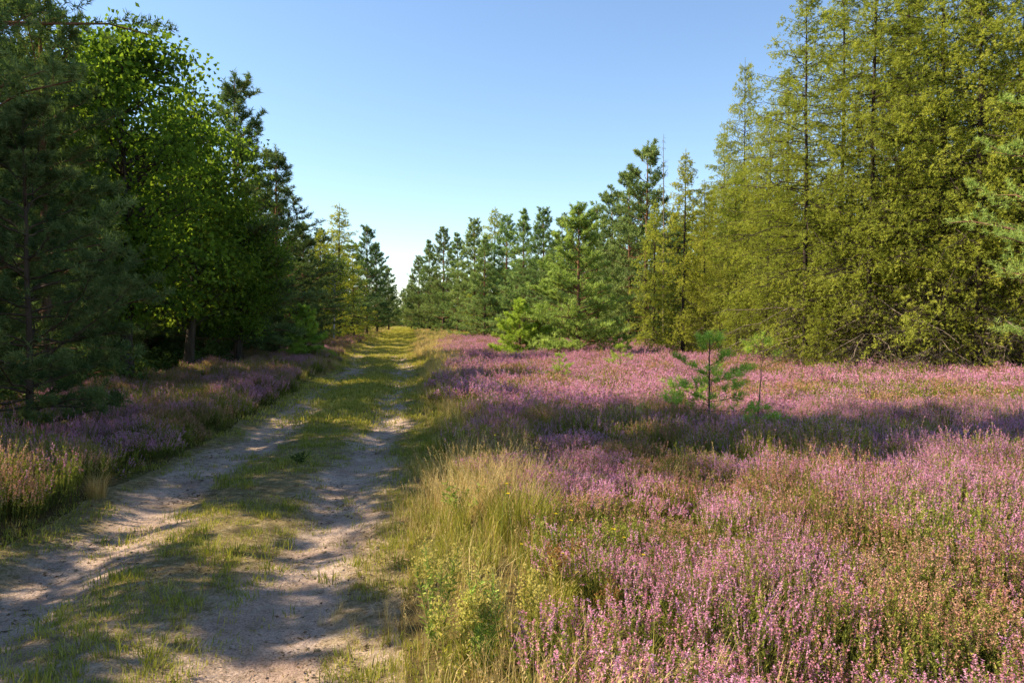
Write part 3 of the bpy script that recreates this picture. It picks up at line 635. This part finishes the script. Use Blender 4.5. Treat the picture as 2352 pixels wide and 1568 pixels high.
# right side, from the far end
R = [('pineB', 945, 128, 640, 'first small pine on the right at the end of the track'),
     ('pineA', 962, 116, 592, 'second pine on the right from the end of the track'),
     ('pineC', 988, 108, 556, 'third pine on the right from the end of the track'),
     ('pineA', 1018, 98, 528, 'fourth pine on the right from the end of the track'),
     ('pineC', 1052, 92, 540, 'fifth pine on the right from the end of the track'),
     ('pineA', 1090, 84, 508, 'sixth pine on the right from the end of the track'),
     ('larchC', 1134, 86, 478, 'narrow spire among the far pines right of the track'),
     ('pineC', 1112, 73, 545, 'pine with a bare forked trunk in front of the narrow spire'),
     ('pineA', 1165, 74, 500, 'bushy pine just right of the narrow spire'),
     ('pineC', 1205, 66, 488, 'tall pine behind the small bright pines right of the track'),
     ('pineA', 1248, 62, 486, 'tall pine left of and behind the free-standing pine'),
     ('pineB', 1290, 58, 500, 'pine directly behind the left side of the free-standing pine'),
     ('pineF', 1328, 29, 480, 'free-standing bushy pine on the heather with a sunlit trunk'),
     ('pineB', 1372, 52, 470, 'slim pine behind the right side of the free-standing pine'),
     ('pineB', 1408, 47, 438, 'pine with a bare lower trunk right of the free-standing pine'),
     ('pineB', 1445, 44, 395, 'leaning-trunked pine below the tallest right pine'),
     ('pineB', 1482, 41, 338, 'tallest pine of the right row, left of the bare dead tree'),
     ('dead', 1525, 38, 318, 'bare dead tree with a twiggy top among the right pines'),
     ('larchC', 1568, 28.5, 352, 'slender larch with a dark straight trunk standing on the heather'),
     ('larchC', 1500, 36, 470, 'thin larch just left of the slender heather larch'),
     ('larchB', 1618, 33, 420, 'larch just right of the slender heather larch'),
     ('larchB', 1660, 38, 300, 'larch left of the tall pointed larch'),
     ('larchA', 1706, 35, 150, 'tall pointed larch standing above its neighbours on the right'),
     ('larchB', 1690, 28.5, 390, 'shorter larch in front of the tall pointed larch'),
     ('larchA', 1768, 27, 250, 'larch right of the tall pointed larch'),
     ('larchB', 1760, 24, 480, 'low spreading larch below the tall pointed larch'),
     ('larchA', 1850, 22.5, -20, 'first of the big larches cut by the top of the picture'),
     ('larchB', 1925, 24.5, -100, 'second of the big larches cut by the top of the picture'),
     ('larchA', 1990, 21, -150, 'third of the big larches cut by the top of the picture'),
     ('larchB', 2070, 23, -180, 'fourth of the big larches cut by the top of the picture'),
     ('larchA', 2160, 20.5, -260, 'fifth of the big larches, with grey dead boughs low down'),
     ('larchB', 2245, 19.5, -260, 'sixth of the big larches, with a thick dark trunk'),
     ('larchA', 2335, 20.5, -220, 'seventh of the big larches near the right edge'),
     ('larchB', 2440, 19, -300, 'eighth of the big larches at the right edge')]
for k, px, y, py, lab in R:
    w = {'larchC': 1.05}.get(k, 1.)
    if k == 'larchC' and px == 1134: w = 1.5
    if lab.startswith('tall pointed'): w = .75
    if k in ('larchA', 'larchB') and px > 1800: w = 1.06
    if k == 'pineB' and y < 60: w = .9
    plant(k, X(px, y), y, HT(py, y), lab, GR if k[:4] == 'pine' else GW, w)
plant('larchY', X(1690, 24.5), 24.5, 2.6, 'young yellowing larch at the edge of the right wood', None)
plant('larchY', X(1880, 20.5), 20.5, 2.0, 'small larch bush at the foot of the big larches', None)
plant('pineR', 12.2, 14.8, 9.5, 'blue-green pine reaching in from the right edge', None, .95)
plant('sapB', X(1195, 30), 30, 2.4, 'small bright bushy pine left of the free-standing pine', None, 1.1)
plant('sapB', X(1240, 30), 30, 1.7, 'smaller bright pine tucked against the free-standing pine', None, 1.1)
plant('sapA', X(1400, 28), 28, 1.1, 'low bright pine seedling right of the free-standing pine', None)
plant('sapA', X(1632, 10.2), 10.2, 1.38, 'nearest pine sapling standing in the heather', None, 1.05)
plant('sapT', X(1742, 10.8), 10.8, 1.40, 'thin leaning pine sapling with a tuft only at its top', None, 1, 1.0, (0, .16))
plant('sapA', X(1285, 18), 18, .75, 'tiny pine seedling in the heather near the verge', None)
plant('sapA', X(1425, 21), 21, .85, 'tiny pine seedling in the middle of the heather', None)
for i in range(14):
    px = rng.uniform(1600, 2500); y = np.interp(px, [1600, 1800, 2500], [39, 31, 25])+rng.uniform(0, 8)
    plant(['larchA', 'larchB'][i % 2], X(px, y), y, rng.uniform(12, 15) if px > 1800 else rng.uniform(8, 10), 'larch trunk and boughs deep in the right wood', 'larches deep in the right wood')
# deep woods
C_deep = bpy.data.collections.new('deep_wood')
def joined(kind):
    parts, H0 = K[kind]
    V = []; Fc = []; T = []; Mi = []; mats = []; n = 0
    for nme in ('trunk', 'crown'):
        me = parts[nme]; nv = len(me.vertices); nf = len(me.polygons)
        a = np.empty(nv*3, np.float32); me.vertices.foreach_get('co', a); f = np.empty(nf*3, np.int32); me.loops.foreach_get('vertex_index', f)
        t = np.empty(nv, np.float32); me.attributes['tint'].data.foreach_get('value', t)
        V.append(a.reshape(-1, 3)); Fc.append(f.reshape(-1, 3)+n); T.append(t); Mi.append(np.full(nf, len(mats))); mats.append(me.materials[0]); n += nv
    mb = MB(); mb.v = V; mb.f = Fc; mb.t = T; mb.m = Mi; return mb.mesh('deep_wood_tree', mats)
K['deepP'] = conifer(10, 2.9, .3, .55, 5, 9, 3, 7, .30, .11, M['pined'], M['bpine'], prof=lambda t: (1-t)**.6)
K['deepQ'] = conifer(10, 2.9, .3, .55, 5, 9, 3, 7, .30, .11, M['pine'], M['bpine'], prof=lambda t: (1-t)**.6)
K['deepL'] = conifer(14, 3.2, .3, .45, 4, 13, 5, 6, .16, .055, M['larch'], M['blarch'], 'larch', prof=lambda t: (1-t)**.7)
for k in ('deepP', 'deepQ', 'deepL'): C_deep.objects.link(bpy.data.objects.new('deep_wood_tree', joined(k)))
def wood(name, pts, smin, smax, label):
    pts = np.array(pts); n = len(pts)
    scatter(name, np.stack([pts[:, 0], pts[:, 1], 0*pts[:, 0]], 1), rng.uniform(smin, smax, n), pts[:, 2], C_deep, label, 'wood', .02)
pl = []
for i in range(900):
    y = rng.uniform(16, 130); u = -rng.uniform(11, 26); xx = u-1.3-.136*y
    if y < 30 and xx > -16: continue
    if xx > -.95*y-6: pl.append((xx, y, 0))
wood('left_wood', pl[:190], .75, 1.0, 'dark mass of wood behind the left trees')
pr_ = []
for i in range(1600):
    y = rng.uniform(30, 150); px = rng.uniform(985, 2700); xx = X(px, y)
    lim = np.interp(px, [985, 1300, 1500, 1700, 2700], [122, 68, 54, 44, 36])
    if lim < y < lim+25 and xx < 60: pr_.append((xx, y, 2 if px > 1550 and rng.random() < .6 else 0 if px > 1550 else 1))
wood('right_wood', pr_[:200], .72, .95, 'dense mass of wood behind the right pines and larches')
pf = [(rng.uniform(-70, 10), rng.uniform(190, 240), rng.integers(0, 2)) for i in range(90)]
wood('distant_wood', pf, .8, 1.1, 'hazy far wood closing the end of the track')

# ------------------------------------------------------------------ foreground plants
def addthing(name, parts, x, y, label, cat, group=None, s=1., rz=0.):
    r = bpy.data.objects.new(name, None); COL.objects.link(r); r.location = (x, y, hz1(x, y)-.005); r.scale = (s, s, s); r.rotation_euler[2] = rz
    r['label'] = label; r['category'] = cat
    if group: r['group'] = group
    for pn, me in parts.items():
        o = bpy.data.objects.new(pn, me); COL.objects.link(o); o.parent = r
    return r
def single(name, me, x, y, label, cat, group=None, s=1., rz=0.):
    o = bpy.data.objects.new(name, me); COL.objects.link(o); o.location = (x, y, hz1(x, y)-.005); o.scale = (s, s, s); o.rotation_euler[2] = rz
    o['label'] = label; o['category'] = cat
    if group: o['group'] = group
    return o
def fleabane(nst, H, fmat, smat):
    st = MB(); lf = MB(); fl = MB()
    for i in range(nst):
        az = rng.uniform(0, 6.283); ln = rng.uniform(.03, .22); h = H*rng.uniform(.65, 1)
        s = np.linspace(0, 1, 7); pts = np.stack([np.cos(az)*ln*h*s**1.4+.03*np.cos(az), np.sin(az)*ln*h*s**1.4+.03*np.sin(az), h*s], 1)
        tube(st, pts, .0035*(1-s*.6), 5, .5)
        n = 46; t = rng.uniform(.08, .85, n); p = np.stack([np.interp(t, s, pts[:, j]) for j in range(3)], 1)
        a = rng.uniform(0, 6.283, n); leaves(lf, p, np.stack([np.cos(a), np.sin(a), rng.uniform(.3, 1.1, n)], 1), rng.uniform(.03, .065, n), .009, rng.random(n), 0, .1)
        n = 24; t = rng.uniform(.55, 1, n); p = np.stack([np.interp(t, s, pts[:, j]) for j in range(3)], 1)
        a = rng.uniform(0, 6.283, n); d = nrm(np.stack([np.cos(a), np.sin(a), rng.uniform(.8, 2, n)], 1)); L = (.12*(1.15-t)+.02)*rng.uniform(.6, 1.2, n)
        e = p+d*L[:, None]; sticks(st, p, e, .0014, .7)
        for k in range(2):
            o = p+d*(L*(.6+.4*k))[:, None]+rng.normal(0, .005, (n, 3)); needles(fl, o, d, 11, .011, .006, 1.2, rng.uniform(.3, .9, n), .006)
    return {'stems': st.mesh('stems', [smat]), 'leaves': lf.mesh('leaves', [smat]), 'flower_heads': fl.mesh('flower_heads', [fmat])}
FA = fleabane(6, .56, M['fluff'], M['weed']); FB = fleabane(8, .5, M['fluff'], M['weed']); FC = fleabane(4, .44, M['rust'], M['green']); FD = fleabane(4, .4, M['fluff'], M['green'])
gf = 'pale flowering weeds on the near verge'
addthing('flowering_weed', FA, X(1000, 3.65), 3.65, 'tall pale-flowered weed at the track edge, leftmost of the clump', 'weed', gf, .98)
addthing('flowering_weed', FB, X(1105, 3.25), 3.25, 'pale-flowered weed with the fullest cream heads at the bottom of the picture', 'weed', gf, 1.08)
addthing('flowering_weed', FD, X(1040, 3.2), 3.2, 'short pale-flowered weed between the two taller ones', 'weed', gf, 1.1)
addthing('flowering_weed', FD, X(1225, 3.4), 3.4, 'short pale-flowered weed right of the clump among dry grass', 'weed', gf, 1.0, 2)
addthing('seeding_weed', FC, X(1290, 3.9), 3.9, 'rust-brown seeding weed in the near dry grass', 'weed', None, 1)
addthing('seeding_weed', FC, X(1400, 3.6), 3.6, 'small rust-brown seeding weed farther right in the near grass', 'weed', None, .7, 1.3)
def tussock(n, h, mat, rad=.1, W=.004):
    return tuft(n, h*.5, h, W, mat, rad, .32, 0, .75, 0, .55)
TA = tussock(460, .55, M['green'], .22); TB = tussock(300, .36, M['green'], .12); TD = tussock(300, .5, M['dry'], .13, .0035)
single('grass_tussock', TA, X(1195, 5.2), 5.2, 'dense dark green grass tussock beside the heather edge', 'grass tussock')
single('grass_tussock', TB, X(1590, 3.75), 3.75, 'green grass tussock at the bottom edge in front of the heather', 'grass tussock', None, 1.1)
single('grass_tussock', TB, X(455, 13.5), 13.5, 'bright green grass tussock on the left heather bank', 'grass tussock', None, 1.6)
single('grass_tussock', TD, X(165, 7.6), 7.6, 'straw-coloured grass tussock at the left edge beside the shaded heather', 'grass tussock', None, .9)
single('grass_tussock', TD, X(215, 6.9), 6.9, 'smaller straw-coloured tussock nearer the left rut', 'grass tussock', None, .65)
def leafy(nst, H, mat, L):
    st = MB(); lf = MB()
    for i in range(nst):
        az = rng.uniform(0, 6.283); s = np.linspace(0, 1, 5); ln = rng.uniform(.2, .8)
        pts = np.stack([np.cos(az)*ln*H*s, np.sin(az)*ln*H*s, H*rng.uniform(.6, 1)*s*(1.2-.3*s)], 1); tube(st, pts, .003*(1-.6*s), 4)
        n = 22; t = rng.uniform(.15, 1, n); p = np.stack([np.interp(t, s, pts[:, j]) for j in range(3)], 1); a = rng.uniform(0, 6.283, n)
        leaves(lf, p, np.stack([np.cos(a), np.sin(a), rng.uniform(-.2, .7, n)], 1), L*rng.uniform(.6, 1.2, n), L*.4, rng.random(n))
    return {'stems': st.mesh('stems', [mat]), 'leaves': lf.mesh('leaves', [mat])}
LA = leafy(9, .28, M['weed'], .05); LB = leafy(8, .16, M['weedd'], .035)
addthing('leafy_weed', LA, X(1060, 5.7), 5.7, 'bright leafy weed on the sandy lip right of the track', 'weed', None, 1.1)
addthing('leafy_weed', LB, X(688, 8.6), 8.6, 'dark leafy weed on the grass strip between the ruts', 'weed', None, 1.1)
def flower():
    st = MB(); hd = MB(); s = np.linspace(0, 1, 5); pts = np.stack([.04*s**2, .02*s, .42*s], 1); tube(st, pts, .0022-.0012*s, 5)
    n = 16; a = np.arange(n)*6.283/n; p = np.tile(pts[-1], (n, 1)); leaves(hd, p, np.stack([np.cos(a), np.sin(a), .25+0*a], 1), .013, .006, rng.random(n), 0, .05)
    needles(hd, np.tile(pts[-1], (6, 1)), np.tile(UP, (6, 1)), 4, .006, .004, 1, .2)
    return {'stem': st.mesh('stem', [M['weed']]), 'flower_head': hd.mesh('flower_head', [M['yell']])}
FL = flower()
for px, y in [(1265, 4.4), (1180, 4.6), (1330, 4.2), (1190, 4.0), (1440, 4.1), (1405, 3.9), (1150, 4.9), (1250, 5.2), (1120, 8.4), (1080, 9.0), (1045, 10.2), (1100, 9.6), (1140, 7.2), (1470, 3.7), (1225, 6.4), (1300, 3.8)]:
    addthing('yellow_wildflower', FL, X(px, y), y, 'small yellow wildflower on a thin stem in the verge grass', 'wildflower', 'yellow wildflowers in the verge', rng.uniform(.8, 1.15), rng.uniform(0, 6.28))

# ------------------------------------------------------------------ light, sky, camera
EL = math.radians(42)
d = Vector((math.cos(EL), -.05*math.cos(EL), -math.sin(EL)))
sl = bpy.data.lights.new('sun', 'SUN'); sl.energy = 5.0; sl.angle = math.radians(.5); sl.color = (2.3, 1.97, 1.48)
so = bpy.data.objects.new('sun', sl); COL.objects.link(so); so.rotation_euler = d.to_track_quat('-Z', 'Y').to_euler(); so.location = (-30, 10, 40)
w = bpy.data.worlds.new('World'); SC.world = w; w.use_nodes = True
nt = w.node_tree; bg = nt.nodes['Background']
sk = nt.nodes.new('ShaderNodeTexSky'); sk.sky_type = 'NISHITA'; sk.sun_disc = False
sk.sun_elevation = EL; sk.sun_rotation = math.atan2(-d.x, -d.y)
sk.air_density = 1.0; sk.dust_density = .2; sk.ozone_density = 1.6; sk.altitude = 50
hs = nt.nodes.new('ShaderNodeHueSaturation'); hs.inputs['Saturation'].default_value = 1.05; hs.inputs['Value'].default_value = 1.58
nt.links.new(sk.outputs[0], hs.inputs['Color']); nt.links.new(hs.outputs[0], bg.inputs[0]); bg.inputs[1].default_value = .15
cam = bpy.data.cameras.new('camera'); cam.sensor_width = 36; cam.lens = 36*F/2352; cam.clip_start = .05; cam.clip_end = 4000
co = bpy.data.objects.new('camera', cam); COL.objects.link(co)
co.location = (0, 0, EYE); co.rotation_euler = (math.radians(90)-math.atan((784-HY)/F), 0, 0)
SC.camera = co
SC.view_settings.view_transform = 'Standard'; SC.view_settings.look = 'None'; SC.view_settings.exposure = 0
